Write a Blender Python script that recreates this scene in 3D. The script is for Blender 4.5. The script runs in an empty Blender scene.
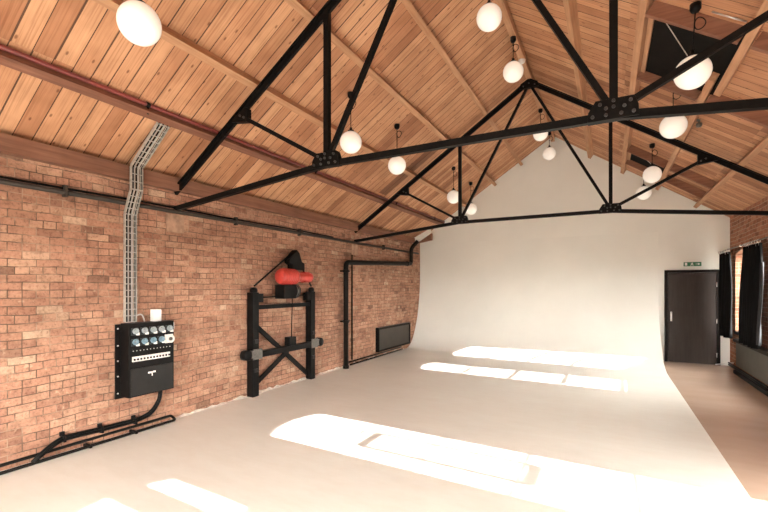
import bpy, bmesh, math, random
from mathutils import Vector, Matrix
random.seed(7)
scene = bpy.context.scene
col = scene.collection
PI = math.pi

# ------------------------------------------------------------------ place
F_PX, YAW, V0, EYE = 418.39, 0.4921, 286.87, 1.75
L, R, D = 5.084, 2.381, 11.82          # left wall, right wall, back wall
FRONT = -2.6                            # unseen front end of the studio
XR, ZAP = -1.2855, 5.53                 # ridge
SL = 0.6659                             # roof slope
TH = math.atan(SL)
CT, ST = math.cos(TH), math.sin(TH)
BOARD = 0.172                            # boards lie this far above the rafter line (square to the slope)


def roof_z(x):
    return ZAP - SL * abs(x - XR)


def board_z(x):
    return roof_z(x) + BOARD / CT


def slope_pt(x, n, s=0.0):
    """point on the slope through x, n square to it, s up the slope"""
    sg = 1 if x < XR else -1
    return Vector((x + sg * s * CT - sg * n * ST, 0, roof_z(x) + s * ST + n * CT))


# ------------------------------------------------------------------ materials
def new_mat(name):
    m = bpy.data.materials.new(name)
    m.use_nodes = True
    nt = m.node_tree
    b = nt.nodes['Principled BSDF']
    return m, nt, b


def ramp(nt, fac, stops):
    r = nt.nodes.new('ShaderNodeValToRGB')
    el = r.color_ramp.elements
    while len(el) < len(stops):
        el.new(0.5)
    for e, (p, c) in zip(el, stops):
        e.position = p
        e.color = (c[0], c[1], c[2], 1)
    nt.links.new(fac, r.inputs[0])
    return r.outputs[0]


def noise(nt, vec, scale, detail=4, rough=0.55):
    n = nt.nodes.new('ShaderNodeTexNoise')
    n.inputs['Scale'].default_value = scale
    n.inputs['Detail'].default_value = detail
    n.inputs['Roughness'].default_value = rough
    if vec is not None:
        nt.links.new(vec, n.inputs['Vector'])
    return n.outputs['Fac']


def math_n(nt, op, a, b=None, c=None):
    n = nt.nodes.new('ShaderNodeMath')
    n.operation = op
    for i, v in enumerate((a, b, c)):
        if v is None:
            continue
        if isinstance(v, (int, float)):
            n.inputs[i].default_value = v
        else:
            nt.links.new(v, n.inputs[i])
    return n.outputs[0]


def mix(nt, fac, a, b, mode='MIX'):
    n = nt.nodes.new('ShaderNodeMix')
    n.data_type = 'RGBA'
    n.blend_type = mode
    if isinstance(fac, (int, float)):
        n.inputs[0].default_value = fac
    else:
        nt.links.new(fac, n.inputs[0])
    for i, v in ((6, a), (7, b)):
        if isinstance(v, tuple):
            n.inputs[i].default_value = (v[0], v[1], v[2], 1)
        else:
            nt.links.new(v, n.inputs[i])
    return n.outputs[2]


def obj_coord(nt):
    return nt.nodes.new('ShaderNodeTexCoord').outputs['Object']


def mapping(nt, vec, scale=(1, 1, 1), loc=(0, 0, 0), rot=(0, 0, 0)):
    n = nt.nodes.new('ShaderNodeMapping')
    n.inputs['Scale'].default_value = scale
    n.inputs['Location'].default_value = loc
    n.inputs['Rotation'].default_value = rot
    nt.links.new(vec, n.inputs['Vector'])
    return n.outputs[0]


def bump(nt, bsdf, height, strength=0.3, dist=0.02):
    n = nt.nodes.new('ShaderNodeBump')
    n.inputs['Strength'].default_value = strength
    n.inputs['Distance'].default_value = dist
    nt.links.new(height, n.inputs['Height'])
    nt.links.new(n.outputs[0], bsdf.inputs['Normal'])


def simple(name, c, rough=0.5, metal=0.0, var=0.12, scale=18.0, spec=0.5):
    m, nt, b = new_mat(name)
    f = noise(nt, obj_coord(nt), scale)
    lo = tuple(v * (1 - var) for v in c)
    hi = tuple(min(1, v * (1 + var)) for v in c)
    nt.links.new(ramp(nt, f, [(0.3, lo), (0.7, hi)]), b.inputs['Base Color'])
    b.inputs['Roughness'].default_value = rough
    b.inputs['Metallic'].default_value = metal
    b.inputs['Specular IOR Level'].default_value = spec
    return m


def brick_mat(name, stops, mortar, dark=0.30):
    m, nt, b = new_mat(name)
    oc = obj_coord(nt)
    sep = nt.nodes.new('ShaderNodeSeparateXYZ')
    nt.links.new(oc, sep.inputs[0])
    wob = noise(nt, oc, 1.3, 2)
    wob2 = noise(nt, oc, 7.0, 2)
    com = nt.nodes.new('ShaderNodeCombineXYZ')
    yy = math_n(nt, 'ADD', sep.outputs['Y'], sep.outputs['X'])
    yy = math_n(nt, 'ADD', yy, math_n(nt, 'MULTIPLY', wob2, 0.012))
    zz = math_n(nt, 'ADD', sep.outputs['Z'], math_n(nt, 'MULTIPLY', wob, 0.06))
    zz = math_n(nt, 'ADD', zz, math_n(nt, 'MULTIPLY', wob2, 0.012))
    nt.links.new(yy, com.inputs[0])
    nt.links.new(zz, com.inputs[1])

    def brick(c1, c2, mo):
        t = nt.nodes.new('ShaderNodeTexBrick')
        t.offset = 0.5
        t.offset_frequency = 2
        t.squash = 0.5
        t.squash_frequency = 3
        t.inputs['Color1'].default_value = (*c1, 1)
        t.inputs['Color2'].default_value = (*c2, 1)
        t.inputs['Mortar'].default_value = (*mo, 1)
        t.inputs['Scale'].default_value = 1.0
        t.inputs['Mortar Size'].default_value = 0.0048
        t.inputs['Mortar Smooth'].default_value = 0.35
        t.inputs['Bias'].default_value = 0.0
        t.inputs['Brick Width'].default_value = 0.232
        t.inputs['Row Height'].default_value = 0.0795
        nt.links.new(com.outputs[0], t.inputs['Vector'])
        return t
    t = brick((0, 0, 0), (1, 1, 1), (0.5, 0.5, 0.5))
    c = ramp(nt, t.outputs['Color'], stops)
    n1 = noise(nt, oc, 34, 5, 0.7)
    n2 = noise(nt, oc, 1.1, 4, 0.6)
    n3 = noise(nt, oc, 9, 4, 0.65)
    c = mix(nt, math_n(nt, 'MULTIPLY', n2, 0.45), c, (0.44, 0.275, 0.18), 'MIX')
    c = mix(nt, 0.55, c, ramp(nt, n3, [(0.36, (0.58, 0.54, 0.52)), (0.48, (0.95, 0.95, 0.95)), (0.64, (1.12, 1.12, 1.12))]), 'MULTIPLY')
    c = mix(nt, 0.6, c, ramp(nt, n1, [(0.34, (0.40, 0.36, 0.33)), (0.47, (0.95, 0.95, 0.95)), (0.65, (1.15, 1.15, 1.15))]), 'MULTIPLY')
    n4 = noise(nt, mapping(nt, oc, (1, 0.5, 2.2)), 1.6, 3, 0.6)
    c = mix(nt, 0.8, c, ramp(nt, n4, [(0.36, (0.74, 0.70, 0.68)), (0.52, (1, 1, 1)), (0.66, (1.16, 1.16, 1.16))]), 'MULTIPLY')
    # pale chips and lime dust
    chip = ramp(nt, noise(nt, oc, 16, 3, 0.6), [(0.64, (0, 0, 0)), (0.74, (1, 1, 1))])
    c = mix(nt, math_n(nt, 'MULTIPLY', chip, 0.45), c, (0.56, 0.42, 0.29))
    mcol = ramp(nt, noise(nt, oc, 4.0, 3), [(0.46, tuple(v * dark for v in mortar)), (0.60, mortar)])
    c = mix(nt, t.outputs['Fac'], c, mcol)
    nt.links.new(c, b.inputs['Base Color'])
    b.inputs['Roughness'].default_value = 0.92
    b.inputs['Specular IOR Level'].default_value = 0.2
    h = math_n(nt, 'SUBTRACT', math_n(nt, 'MULTIPLY', n1, 0.5), math_n(nt, 'MULTIPLY', t.outputs['Fac'], 0.9))
    h = math_n(nt, 'ADD', h, math_n(nt, 'MULTIPLY', t.outputs['Color'], 0.25))
    bump(nt, b, h, 0.75, 0.014)
    return m


def board_mat(name):
    """softwood boards running down the slope, 155 mm wide, with knots and open joints"""
    m, nt, b = new_mat(name)
    oc = obj_coord(nt)
    sep = nt.nodes.new('ShaderNodeSeparateXYZ')
    nt.links.new(oc, sep.inputs[0])
    u = math_n(nt, 'DIVIDE', sep.outputs['Y'], 0.155)
    idn = math_n(nt, 'FLOOR', u)
    fr = math_n(nt, 'FRACT', u)
    sec = math_n(nt, 'FLOOR', math_n(nt, 'DIVIDE', math_n(nt, 'SUBTRACT', sep.outputs['X'], XR), 1.49625))
    wn = nt.nodes.new('ShaderNodeTexWhiteNoise')
    wn.noise_dimensions = '2D'
    cv = nt.nodes.new('ShaderNodeCombineXYZ')
    nt.links.new(idn, cv.inputs[0])
    nt.links.new(sec, cv.inputs[1])
    nt.links.new(cv.outputs[0], wn.inputs['Vector'])
    rnd = wn.outputs['Value']
    base = ramp(nt, rnd, [(0.0, (0.32, 0.145, 0.072)), (0.08, (0.41, 0.19, 0.098)), (0.5, (0.54, 0.278, 0.15)), (1.0, (0.60, 0.335, 0.188))])
    odd = math_n(nt, 'MULTIPLY', math_n(nt, 'COMPARE', idn, 50.5, 0.6), math_n(nt, 'COMPARE', sec, -2.0, 0.1))
    base = mix(nt, math_n(nt, 'MULTIPLY', odd, 0.8), base, (0.17, 0.075, 0.04))
    # grain, stretched along the board
    gv = nt.nodes.new('ShaderNodeCombineXYZ')
    nt.links.new(math_n(nt, 'ADD', math_n(nt, 'MULTIPLY', sep.outputs['X'], 1.6), math_n(nt, 'MULTIPLY', rnd, 37)), gv.inputs[0])
    nt.links.new(math_n(nt, 'MULTIPLY', sep.outputs['Y'], 55), gv.inputs[1])
    g = noise(nt, gv.outputs[0], 1.0, 4, 0.6)
    c = mix(nt, 0.55, base, ramp(nt, g, [(0.34, (0.50, 0.40, 0.33)), (0.5, (0.95, 0.93, 0.91)), (0.66, (1.08, 1.08, 1.06))]), 'MULTIPLY')
    blot = noise(nt, oc, 1.7, 3)
    c = mix(nt, 0.45, c, ramp(nt, blot, [(0.38, (0.56, 0.47, 0.41)), (0.56, (1, 1, 1))]), 'MULTIPLY')
    # knots
    vo = nt.nodes.new('ShaderNodeTexVoronoi')
    vo.inputs['Scale'].default_value = 1.0
    vo.voronoi_dimensions = '2D'
    vo.inputs['Randomness'].default_value = 1.0
    nt.links.new(mapping(nt, oc, (2.6, 4.6, 0.0)), vo.inputs['Vector'])
    kn = ramp(nt, vo.outputs['Distance'], [(0.03, (1, 1, 1)), (0.06, (0, 0, 0))])
    c = mix(nt, math_n(nt, 'MULTIPLY', kn, 0.72), c, (0.12, 0.045, 0.02))
    # joints
    gw = math_n(nt, 'MULTIPLY_ADD', math_n(nt, 'POWER', wn.outputs['Value'], 2.5), 0.065, 0.045)
    gap = math_n(nt, 'LESS_THAN', fr, gw)
    c = mix(nt, math_n(nt, 'MULTIPLY', gap, 0.88), c, (0.045, 0.02, 0.012))
    nt.links.new(c, b.inputs['Base Color'])
    b.inputs['Roughness'].default_value = 0.62
    b.inputs['Specular IOR Level'].default_value = 0.25
    h = math_n(nt, 'SUBTRACT', math_n(nt, 'MULTIPLY', g, 0.12), gap)
    bump(nt, b, h, 0.6, 0.012)
    return m


def timber_mat(name, lo, hi, axis=1):
    m, nt, b = new_mat(name)
    oc = obj_coord(nt)
    sc = [26, 26, 26]
    sc[axis] = 1.4
    g = noise(nt, mapping(nt, oc, tuple(sc)), 1.0, 4, 0.6)
    c = ramp(nt, g, [(0.28, lo), (0.68, hi)])
    bl = noise(nt, oc, 2.3, 3)
    c = mix(nt, 0.5, c, ramp(nt, bl, [(0.3, (0.68, 0.62, 0.58)), (0.62, (1, 1, 1))]), 'MULTIPLY')
    nt.links.new(c, b.inputs['Base Color'])
    b.inputs['Roughness'].default_value = 0.66
    b.inputs['Specular IOR Level'].default_value = 0.25
    bump(nt, b, g, 0.2, 0.006)
    return m


def floor_white_mat():
    m, nt, b = new_mat('white_floor_paint')
    oc = obj_coord(nt)
    n1 = noise(nt, mapping(nt, oc, (0.55, 0.9, 1)), 1.0, 4, 0.6)
    n2 = noise(nt, mapping(nt, oc, (3.0, 9.0, 1), rot=(0, 0, 0.5)), 1.0, 4, 0.65)
    c = ramp(nt, n1, [(0.3, (0.72, 0.705, 0.64)), (0.65, (0.775, 0.768, 0.705))])
    c = mix(nt, 0.35, c, ramp(nt, n2, [(0.3, (0.86, 0.82, 0.77)), (0.6, (1, 1, 1))]), 'MULTIPLY')
    nt.links.new(c, b.inputs['Base Color'])
    nt.links.new(ramp(nt, n2, [(0.3, (0.34,) * 3), (0.7, (0.48,) * 3)]), b.inputs['Roughness'])
    b.inputs['Specular IOR Level'].default_value = 0.4
    return m


def floor_brown_mat():
    m, nt, b = new_mat('tan_floor_sheet')
    oc = obj_coord(nt)
    n1 = noise(nt, mapping(nt, oc, (1.2, 3.0, 1)), 1.0, 3, 0.5)
    c = ramp(nt, n1, [(0.2, (0.46, 0.325, 0.24)), (0.8, (0.54, 0.40, 0.31))])
    nt.links.new(c, b.inputs['Base Color'])
    b.inputs['Roughness'].default_value = 0.27
    return m


def plaster_mat(name, c):
    m, nt, b = new_mat(name)
    oc = obj_coord(nt)
    n1 = noise(nt, oc, 0.6, 4, 0.6)
    n2 = noise(nt, oc, 60, 3)
    lo = tuple(v * 0.94 for v in c)
    nt.links.new(ramp(nt, n1, [(0.35, lo), (0.62, c)]), b.inputs['Base Color'])
    b.inputs['Roughness'].default_value = 0.7
    b.inputs['Specular IOR Level'].default_value = 0.25
    bump(nt, b, n2, 0.08, 0.003)
    return m


def glow_mat():
    m, nt, b = new_mat('opal_glass_lit')
    b.inputs['Base Color'].default_value = (0.86, 0.82, 0.76, 1)
    b.inputs['Roughness'].default_value = 0.25
    b.inputs['Emission Color'].default_value = (1.0, 0.90, 0.76, 1)
    b.inputs['Emission Strength'].default_value = 0.09
    return m


def glass_mat():
    m, nt, b = new_mat('window_glass')
    nt.nodes.remove(b)
    out = nt.nodes['Material Output']
    tr = nt.nodes.new('ShaderNodeBsdfTransparent')
    gl = nt.nodes.new('ShaderNodeBsdfGlossy')
    gl.inputs['Roughness'].default_value = 0.02
    mx = nt.nodes.new('ShaderNodeMixShader')
    mx.inputs[0].default_value = 0.06
    nt.links.new(tr.outputs[0], mx.inputs[1])
    nt.links.new(gl.outputs[0], mx.inputs[2])
    nt.links.new(mx.outputs[0], out.inputs[0])
    return m


M = {}
M['brick'] = brick_mat('old_brick', [(0.0, (0.15, 0.075, 0.05)), (0.04, (0.27, 0.125, 0.082)), (0.25, (0.36, 0.172, 0.112)),
                                     (0.7, (0.41, 0.215, 0.142)), (0.95, (0.43, 0.255, 0.17)), (1.0, (0.50, 0.35, 0.245))], (0.36, 0.24, 0.165))
M['brick_red'] = brick_mat('red_brick', [(0.0, (0.20, 0.065, 0.037)), (0.5, (0.36, 0.13, 0.075)), (1.0, (0.40, 0.185, 0.11))], (0.55, 0.42, 0.31), 0.8)
M['boards'] = board_mat('roof_boards')
M['purlin'] = timber_mat('purlin_timber', (0.38, 0.195, 0.105), (0.56, 0.32, 0.18))
M['purlin_dark'] = timber_mat('stained_timber', (0.15, 0.065, 0.042), (0.25, 0.115, 0.07))  # purlin timber darkened: the lowest purlin's shade put into its colour
M['plate'] = timber_mat('wall_plate_timber', (0.16, 0.075, 0.047), (0.27, 0.13, 0.08))
M['trimmer'] = timber_mat('trimmer_timber', (0.19, 0.082, 0.05), (0.30, 0.14, 0.085), axis=0)
M['white_floor'] = floor_white_mat()
M['brown_floor'] = floor_brown_mat()
M['cove'] = plaster_mat('white_cove_paint', (0.79, 0.782, 0.722))
M['plaster'] = plaster_mat('gable_plaster', (0.76, 0.70, 0.62))
M['fillet'] = simple('scuffed_cement_fillet', (0.56, 0.49, 0.41), 0.9, 0.0, 0.3, 14)
M['pad'] = simple('stone_pad', (0.37, 0.225, 0.15), 0.9, 0.0, 0.35, 9)
M['steel'] = simple('black_painted_steel', (0.0063,0.0054,0.0049), 0.5, 0.0, 0.3, 30, 0.09)
M['bolt'] = simple('worn_bolt_steel', (0.045, 0.042, 0.04), 0.5, 0.3, 0.2, 40)
M['black'] = simple('black_powder_coat', (0.0072,0.0063,0.0059), 0.45, 0.0, 0.25, 12, 0.09)
M['black_soft'] = simple('charcoal_panel', (0.011, 0.0095, 0.0085), 0.5, 0.0, 0.2, 8, 0.25)
M['pipe'] = simple('black_iron_pipe', (0.0099,0.0081,0.0067), 0.42, 0.0, 0.25, 14, 0.09)
M['conduit'] = simple('weathered_dark_conduit', (0.030, 0.022, 0.016), 0.6, 0.1, 0.3, 10)
M['red_pipe'] = simple('red_sprinkler_paint', (0.17, 0.030, 0.024), 0.4, 0.0, 0.2, 10)
M['red'] = simple('red_motor_paint', (0.50, 0.050, 0.036), 0.42, 0.0, 0.15, 20)
M['galv'] = simple('galvanised_steel', (0.46, 0.425, 0.375), 0.42, 0.3, 0.25, 26)
M['grey_cable'] = simple('grey_cable_sheath', (0.50, 0.46, 0.41), 0.55, 0.0, 0.15, 20)
M['rubber'] = simple('black_cable_rubber', (0.0063,0.0059,0.0054), 0.5, 0.0, 0.2, 20, 0.09)
M['white'] = simple('white_plastic', (0.80, 0.76, 0.71), 0.4, 0.0, 0.04, 20)
M['blue'] = simple('pale_blue_plastic', (0.17, 0.27, 0.33), 0.4, 0.0, 0.15, 30)
M['pale_blue_grey'] = simple('pale_grey_blue_plastic', (0.32, 0.36, 0.37), 0.4, 0.0, 0.1, 30)
M['blue_dark'] = simple('dark_socket_insert', (0.012, 0.018, 0.022), 0.4, 0.0, 0.2, 30)
M['grey_steel'] = simple('grey_machined_steel', (0.13, 0.12, 0.105), 0.45, 0.5, 0.2, 30)
M['chrome'] = simple('brushed_steel', (0.72, 0.69, 0.65), 0.28, 0.8, 0.06, 40)
M['door'] = timber_mat('dark_door_veneer', (0.034, 0.025, 0.021), (0.046, 0.035, 0.030), axis=2)
M['door_frame'] = simple('dark_door_frame', (0.0090,0.0067,0.0054), 0.45, 0.0, 0.2, 12, 0.09)
M['fabric'] = simple('black_curtain_fabric', (0.0045,0.0040,0.0040), 0.85, 0.0, 0.3, 50, 0.09)
M['lining'] = simple('grey_curtain_lining', (0.028, 0.029, 0.031), 0.7, 0.0, 0.2, 30, 0.3)
M['radiator'] = simple('olive_grey_radiator_paint', (0.070, 0.066, 0.052), 0.42, 0.0, 0.2, 4)
M['rad_panel'] = simple('dark_bronze_radiator_paint', (0.026, 0.020, 0.014), 0.4, 0.0, 0.25, 4)
M['green'] = simple('exit_sign_green', (0.02, 0.14, 0.06), 0.4, 0.0, 0.1, 20)
M['blind'] = simple('black_blackout_fabric', (0.0072,0.0059,0.0049), 0.8, 0.0, 0.25, 6, 0.09)
M['window_steel'] = simple('black_window_steel', (0.0090,0.0086,0.0081), 0.5, 0.0, 0.2, 20, 0.09)
M['roofing'] = simple('slate_roofing', (0.09, 0.09, 0.10), 0.8, 0.0, 0.3, 8)
M['glow'] = glow_mat()
M['glass'] = glass_mat()


# ------------------------------------------------------------------ mesh helpers
class MB:
    def __init__(self):
        self.bm = bmesh.new()
        self.smooth = False

    def _faces(self, vs, faces, mi=0, smooth=False):
        v = [self.bm.verts.new(p) for p in vs]
        for f in faces:
            try:
                fc = self.bm.faces.new([v[i] for i in f])
                fc.material_index = mi
                fc.smooth = smooth
            except ValueError:
                pass
        return v

    def box(self, a, b, mi=0):
        x0, x1 = sorted((a[0], b[0])); y0, y1 = sorted((a[1], b[1])); z0, z1 = sorted((a[2], b[2]))
        vs = [(x0, y0, z0), (x1, y0, z0), (x1, y1, z0), (x0, y1, z0), (x0, y0, z1), (x1, y0, z1), (x1, y1, z1), (x0, y1, z1)]
        self._faces(vs, [(3, 2, 1, 0), (4, 5, 6, 7), (0, 1, 5, 4), (1, 2, 6, 5), (2, 3, 7, 6), (3, 0, 4, 7)], mi)
        return self

    def bar(self, a, b, w, d, up=(0, 1, 0)):
        """square bar from a to b; w measured along `up`, d square to it"""
        a, b = Vector(a), Vector(b)
        t = (b - a).normalized()
        u = Vector(up)
        u = (u - t * u.dot(t)).normalized()
        s = t.cross(u)
        vs = []
        for p in (a, b):
            for i, j in ((-1, -1), (1, -1), (1, 1), (-1, 1)):
                vs.append(p + u * (i * w / 2) + s * (j * d / 2))
        self._faces(vs, [(3, 2, 1, 0), (4, 5, 6, 7), (0, 1, 5, 4), (1, 2, 6, 5), (2, 3, 7, 6), (3, 0, 4, 7)])
        return self

    def prism(self, poly, axis, a, b, mi=0):
        """extrude a 2D polygon along an axis between a and b"""
        n = len(poly)

        def put(p, q):
            if axis == 0: return (q, p[0], p[1])
            if axis == 1: return (p[0], q, p[1])
            return (p[0], p[1], q)
        vs = [put(p, a) for p in poly] + [put(p, b) for p in poly]
        fs = [tuple(range(n))[::-1], tuple(range(n, 2 * n))]
        fs += [(i, (i + 1) % n, n + (i + 1) % n, n + i) for i in range(n)]
        self._faces(vs, fs, mi)
        return self

    def tube(self, pts, r, seg=12, fillet=0.0, caps=True, closed=False):
        pts = [Vector(p) for p in pts]
        if fillet > 0 and len(pts) > 2:
            q = [pts[0]]
            for i in range(1, len(pts) - 1):
                p0, p1, p2 = pts[i - 1], pts[i], pts[i + 1]
                d0, d1 = (p0 - p1), (p2 - p1)
                k = min(fillet, d0.length * 0.48, d1.length * 0.48)
                s, e = p1 + d0.normalized() * k, p1 + d1.normalized() * k
                for j in range(7):
                    t = j / 6
                    q.append(s * (1 - t) ** 2 + p1 * 2 * t * (1 - t) + e * t * t)
            q.append(pts[-1])
            pts = q
        n = len(pts)
        rings = []
        u = None
        for i, p in enumerate(pts):
            if closed:
                t = (pts[(i + 1) % n] - pts[i - 1]).normalized()
            else:
                t = (pts[min(i + 1, n - 1)] - pts[max(i - 1, 0)]).normalized()
            if u is None:
                u = t.orthogonal().normalized()
            u = (u - t * u.dot(t)).normalized()
            s = t.cross(u)
            rr = r[i] if isinstance(r, (list, tuple)) else r
            rings.append([self.bm.verts.new(p + (u * math.cos(2 * PI * k / seg) + s * math.sin(2 * PI * k / seg)) * rr) for k in range(seg)])
        m = n if closed else n - 1
        for i in range(m):
            a, b = rings[i], rings[(i + 1) % n]
            for k in range(seg):
                f = self.bm.faces.new((a[k], a[(k + 1) % seg], b[(k + 1) % seg], b[k]))
                f.smooth = True
        if caps and not closed:
            self.bm.faces.new(rings[0][::-1])
            self.bm.faces.new(rings[-1])
        return self

    def lathe(self, prof, c=(0, 0, 0), axis=(0, 0, 1), seg=32):
        """prof: (radius, height) pairs along axis from c"""
        ax = Vector(axis).normalized()
        u = ax.orthogonal().normalized()
        s = ax.cross(u)
        c = Vector(c)
        rings = []
        for r, h in prof:
            if r < 1e-6:
                rings.append([self.bm.verts.new(c + ax * h)])
            else:
                rings.append([self.bm.verts.new(c + ax * h + (u * math.cos(2 * PI * k / seg) + s * math.sin(2 * PI * k / seg)) * r) for k in range(seg)])
        for a, b in zip(rings, rings[1:]):
            for k in range(seg):
                k2 = (k + 1) % seg
                if len(a) == 1 and len(b) == 1: continue
                if len(a) == 1: vs = (a[0], b[k2], b[k])
                elif len(b) == 1: vs = (a[k], a[k2], b[0])
                else: vs = (a[k], a[k2], b[k2], b[k])
                f = self.bm.faces.new(vs)
                f.smooth = True
        for ring, flip in ((rings[0], True), (rings[-1], False)):
            if len(ring) > 1:
                self.bm.faces.new(ring[::-1] if flip else ring)
        return self

    def build(self, name, mats, parent=None, origin=None, bevel=0.0):
        bmesh.ops.recalc_face_normals(self.bm, faces=self.bm.faces)
        me = bpy.data.meshes.new(name)
        o = bpy.data.objects.new(name, me)
        base = Vector((0, 0, 0))
        if parent is not None:
            base = Vector(parent['_base']) if '_base' in parent else parent.matrix_world.translation
        elif origin is not None:
            base = Vector(origin)
        bmesh.ops.translate(self.bm, verts=self.bm.verts, vec=-base)
        self.bm.to_mesh(me)
        self.bm.free()
        for m in (mats if isinstance(mats, (list, tuple)) else [mats]):
            me.materials.append(m)
        col.objects.link(o)
        if parent is not None:
            o.parent = parent
            BASE[o.name] = base
        else:
            o.location = base
            BASE[o.name] = base
        if bevel:
            md = o.modifiers.new('edge', 'BEVEL')
            md.width = bevel
            md.segments = 2
            md.limit_method = 'ANGLE'
        return o


BASE = {}


def tag(o, label=None, cat=None, group=None, kind=None):
    if label: o['label'] = label
    if cat: o['category'] = cat
    if group: o['group'] = group
    if kind: o['kind'] = kind
    return o


def thing(name, loc, label, cat, group=None):
    o = bpy.data.objects.new(name, None)
    o.empty_display_size = 0.1
    o.location = loc
    col.objects.link(o)
    BASE[o.name] = Vector(loc)
    return tag(o, label, cat, group)


def part(mb, name, mat, parent, bevel=0.0, label=None):
    """link mb as a child; mesh coordinates were written in the same frame the thing was built in"""
    bmesh.ops.recalc_face_normals(mb.bm, faces=mb.bm.faces)
    me = bpy.data.meshes.new(name)
    base = BASE[parent.name]
    bmesh.ops.translate(mb.bm, verts=mb.bm.verts, vec=-base)
    mb.bm.to_mesh(me)
    mb.bm.free()
    for m in (mat if isinstance(mat, (list, tuple)) else [mat]):
        me.materials.append(m)
    o = bpy.data.objects.new(name, me)
    col.objects.link(o)
    o.parent = parent
    BASE[o.name] = base
    if bevel:
        md = o.modifiers.new('edge', 'BEVEL')
        md.width = bevel
        md.segments = 2
        md.limit_method = 'ANGLE'
    if label: o['label'] = label
    return o


def copy_tree(o, parent=None):
    c = o.copy()
    col.objects.link(c)
    c.parent = parent
    for ch in list(o.children):
        copy_tree(ch, c)
    return c


# ------------------------------------------------------------------ setting
# floor: white painted studio floor, tan sheet floor along the window side
edge = [(1.04, FRONT), (1.045, 9.0), (1.045, D + 0.3)]
b = MB()
n = len(edge)
vs = [(-L - 0.3, y, 0) for x, y in edge] + [(x, y, 0) for x, y in edge] + [(R + 0.3, y, 0) for x, y in edge]
b._faces(vs, [(i, n + i, n + i + 1, i + 1) for i in range(n - 1)], 0)
b2 = [(n + i, 2 * n + i, 2 * n + i + 1, n + i + 1) for i in range(n - 1)]
b._faces(vs, b2, 1)
b._faces([(-L - .3, FRONT, -.2), (R + .3, FRONT, -.2), (R + .3, D + .3, -.2), (-L - .3, D + .3, -.2)], [(0, 1, 2, 3)], 0)
o = b.build('floor', [M['white_floor'], M['brown_floor']])
tag(o, kind='structure')

# left wall
b = MB()
b.box((-L - 0.3, FRONT, 0), (-L, D + 0.3, 3.19))
tag(b.build('wall_left', M['brick']), kind='structure')

# right wall with segmental-arched window openings
WT = 0.3
SPRING, CROWN = 2.44, 2.51
SILLS = [0.81, 0.81, 0.03, 0.81, 0.81]
WINS = [(-0.92, 0.15), (1.12, 2.25), (3.42, 4.47), (7.95, 8.97), (9.98, 11.36)]
b = MB()
HW = board_z(R)


def arch(y0, y1, k=14):
    c, hw, rise = (y0 + y1) / 2, (y1 - y0) / 2, CROWN - SPRING
    rad = (hw * hw + rise * rise) / (2 * rise)
    out = []
    for i in range(k + 1):
        y = y0 + (y1 - y0) * i / k
        out.append((y, CROWN - rad + math.sqrt(max(0, rad * rad - (y - c) ** 2))))
    return out


prev = FRONT
for (y0, y1), SILL in zip(WINS, SILLS):
    b.prism([(prev, 0), (y0, 0), (y0, HW), (prev, HW)], 0, R, R + WT)
    b.prism([(y0, 0), (y1, 0), (y1, SILL), (y0, SILL)], 0, R, R + WT)
    ar = arch(y0, y1)
    for p, q in zip(ar, ar[1:]):
        b.prism([p, q, (q[0], HW), (p[0], HW)], 0, R, R + WT)
    prev = y1
b.prism([(prev, 0), (D, 0), (D, HW), (prev, HW)], 0, R, R + WT)
bmesh.ops.remove_doubles(b.bm, verts=b.bm.verts, dist=1e-4)
# drop the internal faces where the blocks meet
dead = []
seen = {}
for f in b.bm.faces:
    key = tuple(sorted(v.index for v in f.verts)) if False else tuple(sorted(id(v) for v in f.verts))
    if key in seen:
        dead += [f, seen[key]]
    else:
        seen[key] = f
bmesh.ops.delete(b.bm, geom=list(set(dead)), context='FACES_ONLY')
tag(b.build('wall_right', M['brick_red']), kind='structure')

# gable wall at the back
b = MB()
b.prism([(-L - 0.3, 0), (R + 0.3, 0), (R + 0.3, board_z(R + .3) - 0.01), (XR, board_z(XR) - 0.01), (-L - 0.3, board_z(-L - .3) - 0.01)], 1, D, D + 0.3)
tag(b.build('wall_back', M['cove']), kind='structure')

# unseen front gable wall behind the camera, its opening added to admit fill light
b = MB()
FO = (-3.4, 0.6, 2.6)
b.box((-L - 0.3, FRONT - 0.25, 0), (FO[0], FRONT, FO[2]))
b.box((FO[1], FRONT - 0.25, 0), (R + 0.3, FRONT, FO[2]))
b.prism([(-L - 0.3, FO[2]), (R + 0.3, FO[2]), (R + 0.3, board_z(R + .3) - 0.01), (XR, board_z(XR) - 0.01), (-L - 0.3, board_z(-L - .3) - 0.01)], 1, FRONT - 0.25, FRONT)
tag(b.build('wall_front', M['brick']), kind='structure')

# roof boards
b = MB()
xa, xb = -L - 0.35, R + 0.35
y0, y1 = FRONT, D + 0.3
for x_e in (xa, xb):
    ze, zr = board_z(x_e), board_z(XR)
    b._faces([(x_e, y0, ze), (XR, y0, zr), (XR, y1, zr), (x_e, y1, ze)], [(0, 1, 2, 3)], 0)
    b._faces([(x_e, y0, ze + .12), (XR, y0, zr + .12), (XR, y1, zr + .12), (x_e, y1, ze + .12)], [(3, 2, 1, 0)], 1)
    b._faces([(x_e, y0, ze), (x_e, y1, ze), (x_e, y1, ze + .12), (x_e, y0, ze + .12)], [(0, 1, 2, 3)], 1)
me = b.build('ceiling', [M['boards'], M['roofing']])
tag(me, kind='structure')

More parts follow.
